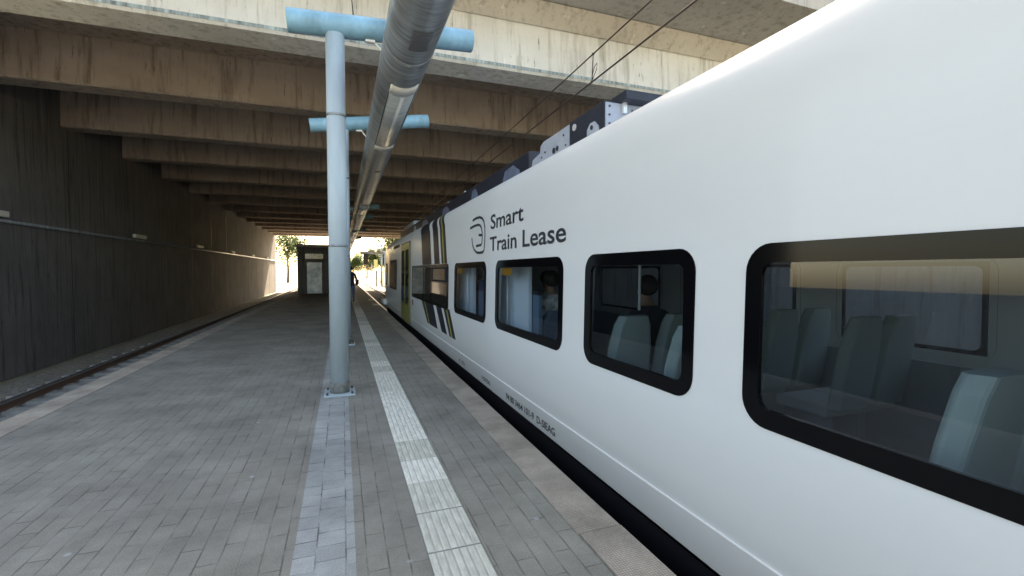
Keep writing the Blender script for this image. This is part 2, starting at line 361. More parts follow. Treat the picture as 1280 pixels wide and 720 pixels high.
# two pale slabs let into the edge further on
for y in (22.5, 26.2):
    o = MB().box((1.30, y - .45, 0.002), (1.60, y + .45, .014)).build('edge_plate', 'cream'); bevel(o, .004, 1)
    tag(o, 'pale rectangular plate on the platform edge, ' + ('nearer' if y < 24 else 'farther') + ' of two beside the train nose', 'ground plate', 'pale plates on the platform edge')

# ------------------------------------------------------------------ bridge
br = empty('road_bridge', (-8.6, 10, -1.3)); tag(br, 'wide concrete road bridge with rows of brown girders over platform and train', 'bridge')
BX0, BX1 = -9.2, 60.0
ZB = 6.2
ys = [10.2 + 4.42 * i for i in range(14)]
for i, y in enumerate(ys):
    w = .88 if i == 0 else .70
    zt = ZB + 1.2
    b = MB()
    # bottom chamfers on each girder
    prof = [(y + .05, ZB), (y + w - .05, ZB), (y + w, ZB + .05), (y + w - .06, zt), (y + .06, zt), (y, ZB + .05)]
    n = len(prof)
    b.add([(BX0, p[0], p[1]) for p in prof] + [(BX1, p[0], p[1]) for p in prof],
          [tuple(range(n))[::-1], tuple(range(n, 2 * n))] + [(k, (k + 1) % n, (k + 1) % n + n, k + n) for k in range(n)])
    o = b.build('girder', 'girder_lit' if i == 0 else 'girder', br)
    if i == 0: o['label'] = 'streaked front girder of the bridge, daylight painted into its pale colour'
# blue-grey drip edge paint, on the lower front of girder 1
o = MB().box((BX0, 10.192, ZB + .052), (BX1, 10.20, ZB + .12)).build('drip_strip', 'bluegrey', br)
MB().box((BX0, 10.26, ZB + 1.2), (BX1, 70, ZB + 1.5)).build('deck', 'girder', br)
MB().add([(BX0, 10.24, ZB + 1.498), (BX1, 10.24, ZB + 1.498), (BX1, 8.9, ZB + 1.56), (BX0, 8.9, ZB + 1.56), (BX0, 8.1, ZB + 1.59), (BX1, 8.1, ZB + 1.59),
          (BX1, 8.1, ZB + 2.5), (BX0, 8.1, ZB + 2.5), (BX1, 10.25, ZB + 2.5), (BX0, 10.25, ZB + 2.5)],
         [(0, 1, 2, 3), (3, 2, 5, 4), (4, 5, 6, 7), (7, 6, 8, 9), (9, 8, 1, 0), (0, 3, 4, 7, 9), (1, 8, 6, 5, 2)]).build('deck_edge', 'soffit', br)
MB().add([(BX0, 10.22, ZB + 1.13), (BX0, 9.84, ZB + 1.495), (BX0, 10.22, ZB + 1.495), (BX1, 10.22, ZB + 1.13), (BX1, 9.84, ZB + 1.495), (BX1, 10.22, ZB + 1.495)],
         [(0, 1, 2), (3, 5, 4), (0, 3, 4, 1), (1, 4, 5, 2), (2, 5, 3, 0)]).build('haunch', 'haunch', br)
for i in range(14):
    MB().box((-8.402, 10.6 + i * 4.4, -1.2), (-8.394, 10.64 + i * 4.4, ZB)).build('panel_joint', 'rubber', br)
MB().tube([(-8.33, 10.4, 2.9), (-8.33, 69, 2.9)], .045, 10).build('conduit', 'galv', br)
for i in range(6):
    o = MB().box((-8.39, 15 + i * 9.2, 3.0), (-8.27, 16.2 + i * 9.2, 3.16)).build('wall_lamp', 'cream', br); bevel(o, .02, 2)
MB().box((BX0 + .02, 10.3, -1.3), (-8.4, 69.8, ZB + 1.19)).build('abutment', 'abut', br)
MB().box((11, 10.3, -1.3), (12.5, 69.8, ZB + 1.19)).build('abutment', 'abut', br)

# ------------------------------------------------------------------ the train
CX = 3.15
PR = [(1.80, .05), (1.752, .08), (1.750, .90), (1.765, 1.72), (1.768, 2.1), (1.772, 2.35), (1.776, 2.43), (1.785, 2.50), (1.800, 2.56), (1.822, 2.612), (1.85, 2.652), (1.885, 2.685), (1.93, 2.714), (1.98, 2.74), (2.05, 2.766), (2.15, 2.795), (2.40, 2.83), (2.75, 2.86)]
def px_(z):
    for (a0, b0), (a1, b1) in zip(PR, PR[1:]):
        if b0 <= z <= b1: return a0 + (z - b0) / (b1 - b0) * (a1 - a0)
    return PR[0][0] if z < PR[0][1] else PR[-1][0]
train = empty('commuter_train', (CX, 5, -.75)); tag(train, 'white commuter train with dark and yellow stripes standing at the platform', 'train')
WZ0, WZ1 = .90, 1.72
WINS = [(-7.2, -5.35), (-5.0, -3.15), (-2.75, -.62), (-.22, 1.65), (1.98, 3.17), (3.55, 5.40), (5.80, 7.62)]
IN = .05
# body shell
levels = sorted(set([z for _, z in PR] + [WZ0 + IN, WZ1 - IN]))
prof = [(px_(z), z) for z in levels]
full = prof + [(2 * CX - x, z) for x, z in reversed(prof)]
ystat = sorted(set([-12, 7.9, 12.8, 15.1, 18, 20.3] + [v for a, b in WINS for v in (a + IN, b - IN)]))
nose = [(20.9, .99, 0.0, 0.0), (21.5, .965, .12, 0.0), (22.0, .92, .32, .0), (22.5, .83, .62, .03), (22.9, .68, 1.05, .1), (23.1, .50, 1.45, .2)]
rings = [[(x, y, z) for x, z in full] for y in ystat]
for y, sx, dz, up in nose:
    top = 2.86
    rings.append([(CX + (x - CX) * sx, y - .25 * max(0, (z - 1.0)) ** 1.2 * (y - 20.3) / 2.8, max(.05 + up, (z if z < 1.2 else 1.2 + (z - 1.2) * (top - dz - 1.2) / (top - 1.2)))) for x, z in full])
sh = MB(); n = len(full)
for i in range(len(rings) - 1):
    for k in range(n - 1):
        zmid = (rings[i][k][2] + rings[i][k + 1][2]) / 2; ymid = (rings[i][k][1] + rings[i + 1][k][1]) / 2
        side = abs(full[k][0] - full[k + 1][0]) < .1
        if side and WZ0 + IN < zmid < WZ1 - IN and any(a < ymid < b for a, b in WINS) and i < len(ystat) - 1: continue
        sh.add([rings[i][k], rings[i][k + 1], rings[i + 1][k + 1], rings[i + 1][k]], [(0, 1, 2, 3)], 0, True)
sh.add(rings[-1], [tuple(range(n))], 0); sh.add(rings[0], [tuple(range(n))], 0)
shell = sh.build('body', 'white', train, fix=False)
bm = bmesh.new(); bm.from_mesh(shell.data); bmesh.ops.remove_doubles(bm, verts=bm.verts, dist=.0005); bmesh.ops.recalc_face_normals(bm, faces=bm.faces); bm.to_mesh(shell.data); bm.free()

def patch(name, m, yb, yt, z0, z1, eps=.004, back=.012, parent=None, curve=None):
    """panel lying on the body side. yb/yt = (y0,y1) at the bottom/top"""
    zs = [z0] + [z for _, z in PR if z0 + .01 < z < z1 - .01] + [z1]; b = MB(); rows = []
    for z in zs:
        t = (z - z0) / (z1 - z0); ya = yb[0] + (yt[0] - yb[0]) * t; yc = yb[1] + (yt[1] - yb[1]) * t; x = px_(z)
        if curve: ya += curve(z); yc += curve(z)
        rows.append([(x - eps, ya, z), (x - eps, yc, z), (x + back, yc, z), (x + back, ya, z)])
    for r0, r1 in zip(rows, rows[1:]):
        b.add(r0 + r1, [(0, 1, 5, 4), (1, 2, 6, 5), (2, 3, 7, 6), (3, 0, 4, 7)])
    b.add(rows[0], [(0, 1, 2, 3)]); b.add(rows[-1], [(0, 1, 2, 3)])
    return b.build(name, m, parent or train)
def rrect(y0, y1, z0, z1, r, n=7):
    pts = []
    for cy, cz, a0 in ((y1 - r, z1 - r, 0), (y0 + r, z1 - r, 90), (y0 + r, z0 + r, 180), (y1 - r, z0 + r, 270)):
        for i in range(n + 1):
            a = R(a0 + 90 * i / n); pts.append((cy + r * math.cos(a), cz + r * math.sin(a)))
    return pts
def ring(name, m, outer, inner, eps, back, parent, mirror=False):
    b = MB(); n = len(outer); f = (lambda x: 2 * CX - x) if mirror else (lambda x: x)
    V = [(f(px_(z) - eps), y, z) for y, z in outer] + [(f(px_(z) - eps), y, z) for y, z in inner] + [(f(px_(z) + back), y, z) for y, z in inner] + [(f(px_(z) + .004), y, z) for y, z in outer]
    F = []
    for k in range(n):
        j = (k + 1) % n; F += [(k, j, j + n, k + n), (k + n, j + n, j + 2 * n, k + 2 * n), (j, k, k + 3 * n, j + 3 * n)]
    b.add(V, F); return b.build(name, m, parent)
def pane(name, m, loop, x_off, parent, mirror=False):
    f = (lambda x: 2 * CX - x) if mirror else (lambda x: x)
    b = MB(); b.add([(f(px_(z) + x_off), y, z) for y, z in loop], [tuple(range(len(loop)))]); return b.build(name, m, parent)
for a, b_ in WINS:
    for mir in (False, True):
        o_ = rrect(a, b_, WZ0, WZ1, .13); i_ = rrect(a + .085, b_ - .085, WZ0 + .085, WZ1 - .085, .055)
        w = ring('window', 'black', o_, i_, .005, .014, train, mir)
        pane('pane', 'glass', i_, .008, w, mir)

# livery stripes above and below the dark window panel (y values fall towards the camera)
def lean(z): return .2 * (z - 1.73) / .69 + (1.25 * (z - 2.42) if z > 2.42 else 0)
for n_, m_, a, b_, e_ in (('stripe', 'navy', 9.77, 10.93, .003), ('stripe', 'navy', 8.89, 9.42, .003), ('stripe', 'navy', 8.22, 8.70, .003), ('yellow_stripe', 'yellow', 8.42, 8.51, .006)):
    patch(n_, m_, (a, b_), (a, b_), 1.726, 2.80, e_, .004 if e_ < .005 else -.001, None, lean)
def low(m, yt, yb, eps=.003): return patch('stripe' if m != 'yellow' else 'yellow_stripe', m, yb, yt, .445, .915, eps, .004 if eps < .005 else -.001)
low('navy', (9.55, 11.05), (9.08, 10.22)); low('yellow', (10.57, 10.66), (9.93, 10.02), .006)
low('navy', (8.72, 9.25), (8.20, 8.66))
low('navy', (7.98, 8.50), (7.52, 7.98)); low('yellow', (8.17, 8.26), (7.74, 7.83), .006)

# the long dark glazed panel with destination display
o_ = rrect(8.08, 12.62, WZ0, WZ1, .10)
b = MB(); nn = len(o_); b.add([(px_(z) - .012, y, z) for y, z in o_] + [(px_(z) + .004, y, z) for y, z in o_], [tuple(range(nn))] + [(k, (k + 1) % nn, (k + 1) % nn + nn, k + nn) for k in range(nn)])
dp = b.build('display_panel', 'black', train)
pane('pane', 'glass_dark', rrect(10.75, 12.52, WZ0 + .07, WZ1 - .06, .07), -.016, dp)
pane('pane', 'glass_dark', rrect(9.80, 10.62, WZ0 + .05, WZ1 - .06, .05), -.016, dp)
pane('pane', 'glass_dark', rrect(8.16, 9.70, WZ0 + .06, 1.36, .05), -.016, dp)
ring('display_bezel', 'rubber', rrect(8.2, 9.62, 1.385, 1.66, .03), rrect(8.27, 9.55, 1.42, 1.63, .02), .030, -.005, dp)
pane('display_screen', 'screen', rrect(8.27, 9.55, 1.42, 1.63, .02), -.018, dp)
pane('display_mark', 'orange', [(8.50, 1.50), (8.50, 1.57), (8.54, 1.57), (8.54, 1.50)], -.020, dp)

# door: two leaves, yellow below with tall dark panes
DY0, DY1 = 13.05, 14.95
patch('door_frame', 'rubber', (DY0 - .06, DY1 + .06), (DY0 - .06, DY1 + .06), .10, 2.42, .004, .01)
for a, b_, yb in ((DY0, 13.985, .02), (14.015, DY1, -.02)):
    d = patch('door', 'door_yellow', (a, b_), (a, b_), .13, 2.38, .022, .002)
    patch('door_pane', 'glass_dark', (a + .14, b_ - .14), (a + .14, b_ - .14), .62, 2.2, .028, -.018, d)
pane('door_button', 'red', rrect(12.40, 12.62, .68, .82, .03), -.006, train)
# cab side window, narrow second cab window, and recess lines
for a, b_, z0, z1 in ((16.4, 18.9, .92, 1.98), (19.9, 20.7, 1.0, 1.9)):
    o_ = rrect(a, b_, z0, z1, .12); w = MB(); nn = len(o_)
    w.add([(px_(z) - .012, y, z) for y, z in o_] + [(px_(z) + .004, y, z) for y, z in o_], [tuple(range(nn))] + [(k, (k + 1) % nn, (k + 1) % nn + nn, k + nn) for k in range(nn)])
    cw = w.build('cab_window', 'rubber', train); pane('cab_pane', 'glass_dark', rrect(a + .08, b_ - .08, z0 + .08, z1 - .08, .07), -.020, cw)
patch('grille', 'rubber', (15.6, 17.5), (15.6, 17.5), 2.36, 2.46, .003, .003)
for y in (-9.0, -.42, 12.86, 15.12, 19.35):
    patch('panel_joint', 'rubber', (y, y + .008), (y, y + .008), .1, 2.6, .0012, .002)
# windscreen, lamp and coupler at the nose
ws = MB(); ws.add([(CX - .95, 22.42, 1.25), (CX + .95, 22.42, 1.25), (CX + .8, 21.75, 2.25), (CX - .8, 21.75, 2.25)], [(0, 1, 2, 3)])
# long bead above the sill
patch('bead', 'bead', (-12, 20.2), (-12, 20.2), .286, .294, .003, .002)
patch('sill', 'rubber', (-12, 20.2), (-12, 20.2), .055, .078, .004, .002)
MB().box((1.80, -11.9, -.62), (4.5, 20.6, .045)).build('underframe', 'underframe', train)
for yb in (-8.5, 8.5, 18.2):
    bg_ = empty('bogie', (CX, yb, -.75)); bg_.parent = train; bg_.matrix_parent_inverse = Matrix.Translation(-train.location)
    q = MB().box((CX - 1.1, yb - 1.5, -.55), (CX + 1.1, yb + 1.5, -.35)).build('bogie_frame', 'underframe'); q.parent = bg_; q.matrix_parent_inverse = Matrix.Translation(-bg_.location)
    for dy in (-1.2, 1.2):
        q = MB().tube([(CX - .80, yb + dy, -.33), (CX - .70, yb + dy, -.33)], .42, 24).tube([(CX + .70, yb + dy, -.33), (CX + .80, yb + dy, -.33)], .42, 24).tube([(CX - .7, yb + dy, -.33), (CX + .7, yb + dy, -.33)], .09, 12).build('wheelset', 'steel')
        q.parent = bg_; q.matrix_parent_inverse = Matrix.Translation(-bg_.location)
# pale footstep box low on the cab side
o = MB().box((1.60, 20.2, .16), (1.80, 21.6, .34)).build('cab_step', 'interior', train); bevel(o, .04, 3)
o = MB().box((CX - .25, 22.7, -.1), (CX + .25, 23.6, .25)).build('coupler', 'underframe', train); bevel(o, .05, 2)

# roof equipment
def rbox(a, b, m, name='roof_box', bv=.02):
    o = MB().box(a, b).build(name, m, train); bevel(o, bv, 2); return o
rbox((2.30, 5.65, 2.79), (2.55, 19.9, 3.16), 'roof_dark', 'roof_fairing')
for y, l_, m_ in ((5.95, .8, 'roof_blue'), (8.05, .5, 'roof_blue'), (10.4, .9, 'roof_blue'), (13.2, 1.1, 'roof_blue'), (15.4, .7, 'roof_pale')):
    V = [(2.293, y, 2.85), (2.293, y + l_, 2.85), (2.293, y + l_ * .8, 3.07), (2.293, y + l_ * .35, 3.09), (2.293, y + .05, 2.98)]
    MB().add(V + [(2.302, p[1], p[2]) for p in V], [(0, 1, 2, 3, 4), (9, 8, 7, 6, 5)] + [(k, (k + 1) % 5, (k + 1) % 5 + 5, k + 5) for k in range(5)]).build('roof_bracket', m_, train)
rbox((2.33, 3.85, 2.79), (3.9, 4.56, 3.20), 'roof_dark', 'roof_box', .006)
def plate(pts, x, m, holes, th=.012):
    b = MB(); n = len(pts); b.add([(x, y, z) for y, z in pts] + [(x + th, y, z) for y, z in pts], [tuple(range(n)), tuple(range(n, 2 * n))] + [(k, (k + 1) % n, (k + 1) % n + n, k + n) for k in range(n)])
    p = b.build('roof_bracket', m, train)
    for y, z, r in holes:
        MB().tube([(x - .010, y, z), (x + .002, y, z)], r, 14).build('bolt', 'bolt', p)
plate([(4.57, 2.82), (5.7, 2.82), (5.6, 3.02), (5.36, 3.06), (5.34, 3.14), (5.26, 3.17), (4.57, 3.18)], 2.33, 'roof_pale', [(4.70, 3.10, .012), (4.95, 2.99, .035), (4.86, 2.995, .028), (5.2, 3.03, .012), (5.3, 2.99, .01), (4.65, 2.98, .01)])
ep = MB().box((2.335, 3.828, 2.79), (3.7, 3.845, 3.175)).build('end_plate', 'roof_pale', train)
for xx, zz in ((2.37, 3.14), (2.37, 3.06), (2.37, 2.98), (2.62, 3.12), (2.75, 3.05), (2.9, 3.12), (2.48, 3.02)): MB().tube([(xx, 3.818, zz), (xx, 3.83, zz)], .010, 10).build('bolt', 'bolt', ep)
rbox((2.47, 3.70, 3.178), (3.8, 3.95, 3.262), 'roof_dark', 'roof_lid', .006)
plate([(3.9, 2.80), (4.16, 2.80), (4.16, 3.0), (4.10, 3.05), (4.02, 3.05), (3.95, 2.99)], 2.318, 'roof_pale', [(4.06, 3.0, .022)])
MB().tube([(2.316, 4.44, 3.11), (2.33, 4.44, 3.11)], .035, 18).build('lifting_eye', 'pole', train)
o = MB().box((2.50, 3.79, 3.08), (2.54, 3.825, 3.19)).build('latch', 'pole', train)
rbox((2.7, -6.0, 2.80), (3.8, 1.4, 3.02), 'roof_dark', 'roof_box', .03)
rbox((2.42, 17.0, 3.1), (3.7, 19.6, 3.42), 'roof_pale', 'roof_box', .08)
for y in (9.3, 10.9, 12.7, 14.2):
    MB().tube([(2.38, y, 3.15), (2.38, y, 3.22)], .02, 8).build('lifting_eye', 'pole', train)

# lettering
def letters(txt, y_start, y_end, z0, z1, name, bold=0.0, m='letter', eps=.003):
    """text reading from far (large y) to near (small y) on the body side; z0/z1 = baseline/cap height"""
    cu = bpy.data.curves.new('t', 'FONT'); cu.body = txt; cu.size = 1; cu.resolution_u = 6; cu.offset = bold
    ob = bpy.data.objects.new('t', cu); COL.objects.link(ob); bpy.context.view_layer.update()
    me = bpy.data.meshes.new_from_object(ob.evaluated_get(bpy.context.evaluated_depsgraph_get()))
    COL.objects.unlink(ob); bpy.data.objects.remove(ob)
    xs = [v.co.x for v in me.vertices]; a, b_ = min(xs), max(xs); cap = .729 + bold
    # one mesh per word: gather the letter islands, cut where the gap is as wide as a space
    bm = bmesh.new(); bm.from_mesh(me); bm.verts.ensure_lookup_table(); seen = set(); isl = []
    for v in bm.verts:
        if v.index in seen: continue
        st = [v]; seen.add(v.index); comp = []
        while st:
            w = st.pop(); comp.append(w.index)
            for e in w.link_edges:
                u = e.other_vert(w)
                if u.index not in seen: seen.add(u.index); st.append(u)
        xx = [bm.verts[i].co.x for i in comp]; isl.append((min(xx), max(xx), comp))
    bm.free(); isl.sort(); words = []; end = -9
    for lo_, hi_, comp in isl:
        if lo_ - end > .22: words.append(set())
        words[-1].update(comp); end = max(end, hi_)
    for wd in words:
        bm = bmesh.new(); bm.from_mesh(me); bm.verts.ensure_lookup_table()
        bmesh.ops.delete(bm, geom=[v for v in bm.verts if v.index not in wd], context='VERTS')
        for v in bm.verts:
            t = (v.co.x - a) / (b_ - a); yy = y_start + (y_end - y_start) * t; zz = z0 + (z1 - z0) * v.co.y / cap
            v.co = (px_(zz) - eps, yy, zz)
        bmesh.ops.recalc_face_normals(bm, faces=bm.faces); me2 = bpy.data.meshes.new(name); bm.to_mesh(me2); bm.free()
        me2.materials.append(M[m]); o = bpy.data.objects.new(name, me2); COL.objects.link(o); o.parent = train; o.matrix_parent_inverse = Matrix.Translation(-train.location)
letters('Smart', 5.62, 4.49, 2.12, 2.305, 'lettering', .014)
letters('Train Lease', 5.65, 3.51, 1.845, 2.03, 'lettering', .014)
letters('94 80 3464 101-9  D-SIEAG', 4.99, 3.68, .128, .20, 'number_lettering', .014)
letters('10706', 5.97, 5.60, .13, .19, 'number_lettering', .0)
letters('K 701', 7.28, 6.90, .13, .19, 'number_lettering', .0)
def stroke(b, pts, w):
    L_ = []; Rr = []
    for i, (y, z) in enumerate(pts):
        p0 = pts[max(i - 1, 0)]; p1 = pts[min(i + 1, len(pts) - 1)]
        dy, dz = p1[0] - p0[0], p1[1] - p0[1]; l = math.hypot(dy, dz); ny, nz = -dz / l, dy / l
        L_.append((y + ny * w, z + nz * w)); Rr.append((y - ny * w, z - nz * w))
    V = [(px_(z) - .003, y, z) for y, z in L_ + Rr]; n = len(pts)
    b.add(V, [(i, i + 1, i + 1 + n, i + n) for i in range(n - 1)])
lg = MB()
stroke(lg, [(6.49, 2.315), (6.30, 2.33), (6.12, 2.325), (6.0, 2.295), (5.92, 2.245), (5.88, 2.17), (5.87, 2.06), (5.885, 1.95), (5.91, 1.87), (5.96, 1.845), (6.11, 1.84), (6.27, 1.85), (6.4, 1.895), (6.49, 1.97), (6.53, 2.07)], .017)
stroke(lg, [(6.63, 2.215), (6.4, 2.23), (6.22, 2.23), (6.11, 2.215), (6.04, 2.175), (6.0, 2.11), (5.99, 2.06), (6.005, 1.98), (6.04, 1.945), (6.3, 1.94)], .017)
stroke(lg, [(6.17, 2.085), (6.01, 2.075)], .017)
lo = lg.build('logo', 'letter', train)

# interior
MB().box((1.80, -11.8, .02), (4.50, 15, .06)).build('floor', 'interior_dark', train)
MB().box((1.95, -11.8, 2.20), (4.36, 15, 2.24)).build('ceiling', 'interior_dark', train)
def iwall(y0, y1, z0, z1, x=1.84, m='interior_dark'): MB().box((x, y0, z0), (x + .02, y1, z1)).build('side_lining', m, train)
iwall(-11.8, 8, .06, .86); iwall(-11.8, 8, 1.78, 2.10, 1.865)
MB().box((4.44, -11.8, .06), (4.46, 15, .86)).build('side_lining', 'interior_dark', train)
MB().box((4.44, -11.8, 1.78), (4.46, 15, 2.3)).build('side_lining', 'interior_dark', train)
MB().box((1.86, 8.0, .06), (4.44, 8.05, 2.3)).build('bulkhead', 'interior_dark', train)
def partition(y0, y1, x=1.93, z0=.4, z1=2.2, m='interior'):
    o = MB().box((x, y0, z0), (x + .04, y1, z1)).build('partition', m, train); return o
partition(4.80, 6.1, 1.95); partition(7.05, 7.98, 1.93)
MB().box((2.02, 5.95, .9), (2.06, 7.3, 1.28)).build('bench_back', 'seat_blue', train)
MB().box((2.04, 5.95, 1.28), (2.08, 7.3, 1.45)).build('blue_band', 'int_blue', train)
MB().box((2.10, 5.95, 1.45), (2.12, 7.3, 2.2)).build('partition', 'interior_dark', train)
for x, y in ((1.90, 7.28), (1.93, 5.45), (1.96, 3.62), (2.10, 2.95)):
    MB().tube([(x, y, 1.30 if y < 3 else .06), (x, y, 2.2)], .011 if y < 3 else .017, 10).build('grab_pole', 'pole', train)
MB().tube([(2.2, -3, 1.98), (2.2, 4.3, 1.98)], .02, 10).build('grab_rail', 'pole', train)
for a, b_, z0 in ((4.86, 5.22, 1.545), (7.12, 7.50, 1.55)):
    pane('window_sticker', 'orange', rrect(a, b_, z0, z0 + .085, .01), .014, train)
def seat(x, y, face, m='seat', h=1.24):
    """a single seat: cushion, tapered backrest, headrest wings; face=+1 looks toward +Y"""
    s = empty('seat', (x, y, .06)); s.parent = train; s.matrix_parent_inverse = Matrix.Translation(-train.location)
    w = .215; b = MB()
    prof_ = [(w * .95, .50), (w, .75), (w * .95, .98), (w * .78, h - .07), (w * .6, h)]
    rows = []
    for ww, z in prof_:
        t = (z - .5) / (h - .5); yy = y - face * (.02 + .12 * t)
        rows.append([(x - ww, yy, z), (x - ww * .8, yy - face * .07, z), (x + ww * .8, yy - face * .07, z), (x + ww, yy, z), (x + ww * .8, yy + face * .035, z), (x - ww * .8, yy + face * .035, z)])
    for r0, r1 in zip(rows, rows[1:]):
        b.add(r0 + r1, [(k, (k + 1) % 6, (k + 1) % 6 + 6, k + 6) for k in range(6)], 0, False)
    b.add(rows[0], [tuple(range(6))]); b.add(rows[-1], [tuple(range(6))])
    o = b.build('backrest', m); o.parent = s; o.matrix_parent_inverse = Matrix.Translation(-s.location); bevel(o, .015, 2)
    o = MB().box((x - w, y - .02 if face > 0 else y - .45, .42), (x + w, y + .45 if face > 0 else y + .02, .52)).build('cushion', m); o.parent = s; o.matrix_parent_inverse = Matrix.Translation(-s.location); bevel(o, .03, 3)
    o = MB().box((x - .06, y + face * .2 - .08, .06), (x + .06, y + face * .2 + .08, .42)).build('pedestal', 'interior_dark'); o.parent = s; o.matrix_parent_inverse = Matrix.Translation(-s.location)
    return s
for y, fc in ((3.28, 1), (2.58, 1), (1.1, 1), (.35, 1), (-.6, 1), (-2.0, 1), (-3.4, 1)):
    seat(2.17, y, fc); seat(2.64, y + .02, fc)
    seat(3.80, y, fc); seat(4.22, y, fc)
seat(2.27, 4.88, 1, 'seat_blue', 1.15); seat(2.66, 5.87, 1, 'seat_blue', 1.15)

# ------------------------------------------------------------------ platform lighting trunk, pipes, post
TXc, TZc, TR = .737, 4.153, .28
lt = empty('lighting_trunk', (TXc, 20, TZc)); tag(lt, 'long round galvanised steel lighting trunk hanging above the platform', 'lamp trunk')
b = MB(); b.tube([(TXc, y, TZc) for y in (-2, 4, 10, 20, 30, 45, 60)], TR, 40); b.build('trunk', 'galv', lt)
def arc(name, m, y0, y1, a0, a1, dr=.004, n=12, parent=lt, th=.01):
    b = MB(); V = []
    for y in (y0, y1):
        for r_ in (TR + dr, TR + dr - th):
            V += [(TXc + r_ * math.sin(R(a0 + (a1 - a0) * i / n)), y, TZc - r_ * math.cos(R(a0 + (a1 - a0) * i / n))) for i in range(n + 1)]
    N = n + 1; F = []
    for i in range(n): F += [(i, i + 1, 2 * N + i + 1, 2 * N + i), (i, N + i, N + i + 1, i + 1), (2 * N + i, 2 * N + i + 1, 3 * N + i + 1, 3 * N + i)]
    F += [(0, 2 * N, 3 * N, N), (n, N + n, 3 * N + n, 2 * N + n)]
    b.add(V, F, 0, True); return b.build(name, m, parent)
def luminaire(y0, y1):
    arc('end_plate', 'cream', y0, y0 + .28, -30, 44, .006); arc('end_plate', 'cream', y1 - .30, y1, -30, 44, .006)
    l = arc('lamp_lens', 'lens', y0 + .28, y1 - .30, -30, 44, .004)
    arc('lamp_tube', 'lens_mid', y0 + .32, y1 - .34, 2, 12, .009, 4, l)
    arc('lens_edge', 'galv_dark', y0 + .28, y1 - .30, -32, -29, .008, 2, l); arc('lens_edge', 'galv_dark', y0 + .28, y1 - .30, 44, 46, .008, 2, l)
luminaire(6.0, 9.25); luminaire(17.0, 20.3); luminaire(28, 31.3); luminaire(39, 42.3); luminaire(-1.5, 1.5)
arc('speaker_grille', 'galv_dark', 4.55, 4.95, -14, 26, .006)
for i in range(13):
    arc('grille_bar', 'mesh_bar', 4.565 + i * .029, 4.575 + i * .029, -13, 25, .0085, 8)
arc('grille', 'galv_dark', 11.2, 11.32, 0, 22, .005)
for y in (3.0, 5.3, 11.9, 14.7, 23.5, 26.5):
    arc('joint_band', 'galv', y, y + .05, -100, 100, .004, 30)
for y, xa in ((6.4, -.6), (10.62, -.6), (25.4, -.6), (30.2, -.6), (40, -.6), (50, -.6)):
    z0 = 4.70; xp = .05 if y != 6.4 else -.05; rise = .055 if y < 8 else .145
    p = empty('cross_pipe', (xp, y, z0 + .0))
    tag(p, {6.4: 'nearest pale blue steel pipe crossing above the lighting trunk', 10.62: 'second pale blue pipe above the trunk, carried by the pale post', 25.4: 'third pale blue pipe above the trunk, small in the distance'}.get(y, 'dark distant pipe above the trunk under the far girders'), 'pipe arm', 'pale blue pipes above the platform')
    b = MB(); xr = 1.74 if y < 8 else 1.86
    b.tube([(xa, y, z0 + (xa) * rise), (xr, y, z0 + xr * rise)], .142, 28)
    o = b.build('pipe', 'blue', p); bevel(o, .012, 2)
    for xx in (TXc - .33, TXc + .05):
        MB().tube([(xx + (.33 if xx < TXc - .1 else 0) * .55, y, TZc + TR - .03), (xx, y, z0 + xx * rise - .13)], .012, 8).build('hanger_rod', 'cream', p)
    MB().box((TXc - .42, y - .03, z0 + (TXc - .4) * rise - .165), (TXc - .30, y + .03, z0 + (TXc - .4) * rise - .125)).build('bracket', 'cream', p)
    if y != 0:
        q = empty('steel_post', (xp, y, 0))
        tag(q, 'pale blue steel post standing on the platform, ' + {6.4: 'nearest', 10.62: 'second', 25.4: 'third', 30.2: 'fourth', 40: 'fifth', 50: 'farthest'}[y] + ' of the row', 'post', 'posts along the middle of the platform')
        MB().tube([(xp, y, .02), (xp, y, z0 - .12 + xp * rise)], .115, 28).build('shaft', 'blue_post', q)
        MB().tube([(xp, y, .022), (xp, y, .16)], .119, 28).build('foot_collar', 'grime', q)
        MB().tube([(xp, y, 1.9), (xp, y, 1.93)], .119, 28).build('clamp_band', 'galv', q)
        MB().tube([(xp, y, 3.55), (xp, y, 3.58)], .119, 28).build('clamp_band', 'galv', q)
        o = MB().box((xp - .19, y - .19, .0), (xp + .19, y + .19, .022)).build('base_plate', 'blue_post', q); bevel(o, .004, 1)
        for sx in (-1, 1):
            for sy in (-1, 1): MB().tube([(xp + sx * .15, y + sy * .15, .02), (xp + sx * .15, y + sy * .15, .05)], .014, 8).build('bolt', 'bolt', q)
rw = MB().box((11, -60, -1.32), (11.5, 10.2, 4.2)).build('added_wall', 'abut'); tag(rw, 'added long concrete wall behind the train, darkening the view through its windows', 'wall')  # added wall, darkens what shows through the train windows
rl = MB().box((-8.9, -60, -1.32), (-8.45, 10.28, 1.5)).build('added_wall', 'soffit'); tag(rl, 'added low grey concrete wall across the empty track, hiding sunlit ground from window reflections', 'wall')  # added wall, keeps bright ground out of the window reflections
# added box farther back on the platform, blocks bright reflections on the train
st_ = empty('reflection_blocker', (-1.8, 42, 0)); tag(st_, 'added grey concrete box shaped like a stair enclosure, blocking bright reflections on the train', 'added box')
MB().box((-2.9, 35, .002), (-.75, 50, 3.2)).build('wall', 'abut', st_)
MB().box((-3.0, 34.8, 3.202), (-.65, 50.2, 3.38)).build('roof_slab', 'soffit', st_)
d_ = MB().box((-2.3, 34.96, .01), (-1.35, 34.998, 2.15)).build('door', 'galv', st_); MB().box((-1.5, 34.93, 1.0), (-1.44, 34.958, 1.15)).build('handle', 'cream', d_)
MB().box((-2.4, 34.97, 2.4), (-1.25, 34.998, 2.75)).build('window_strip', 'glass_dark', st_)
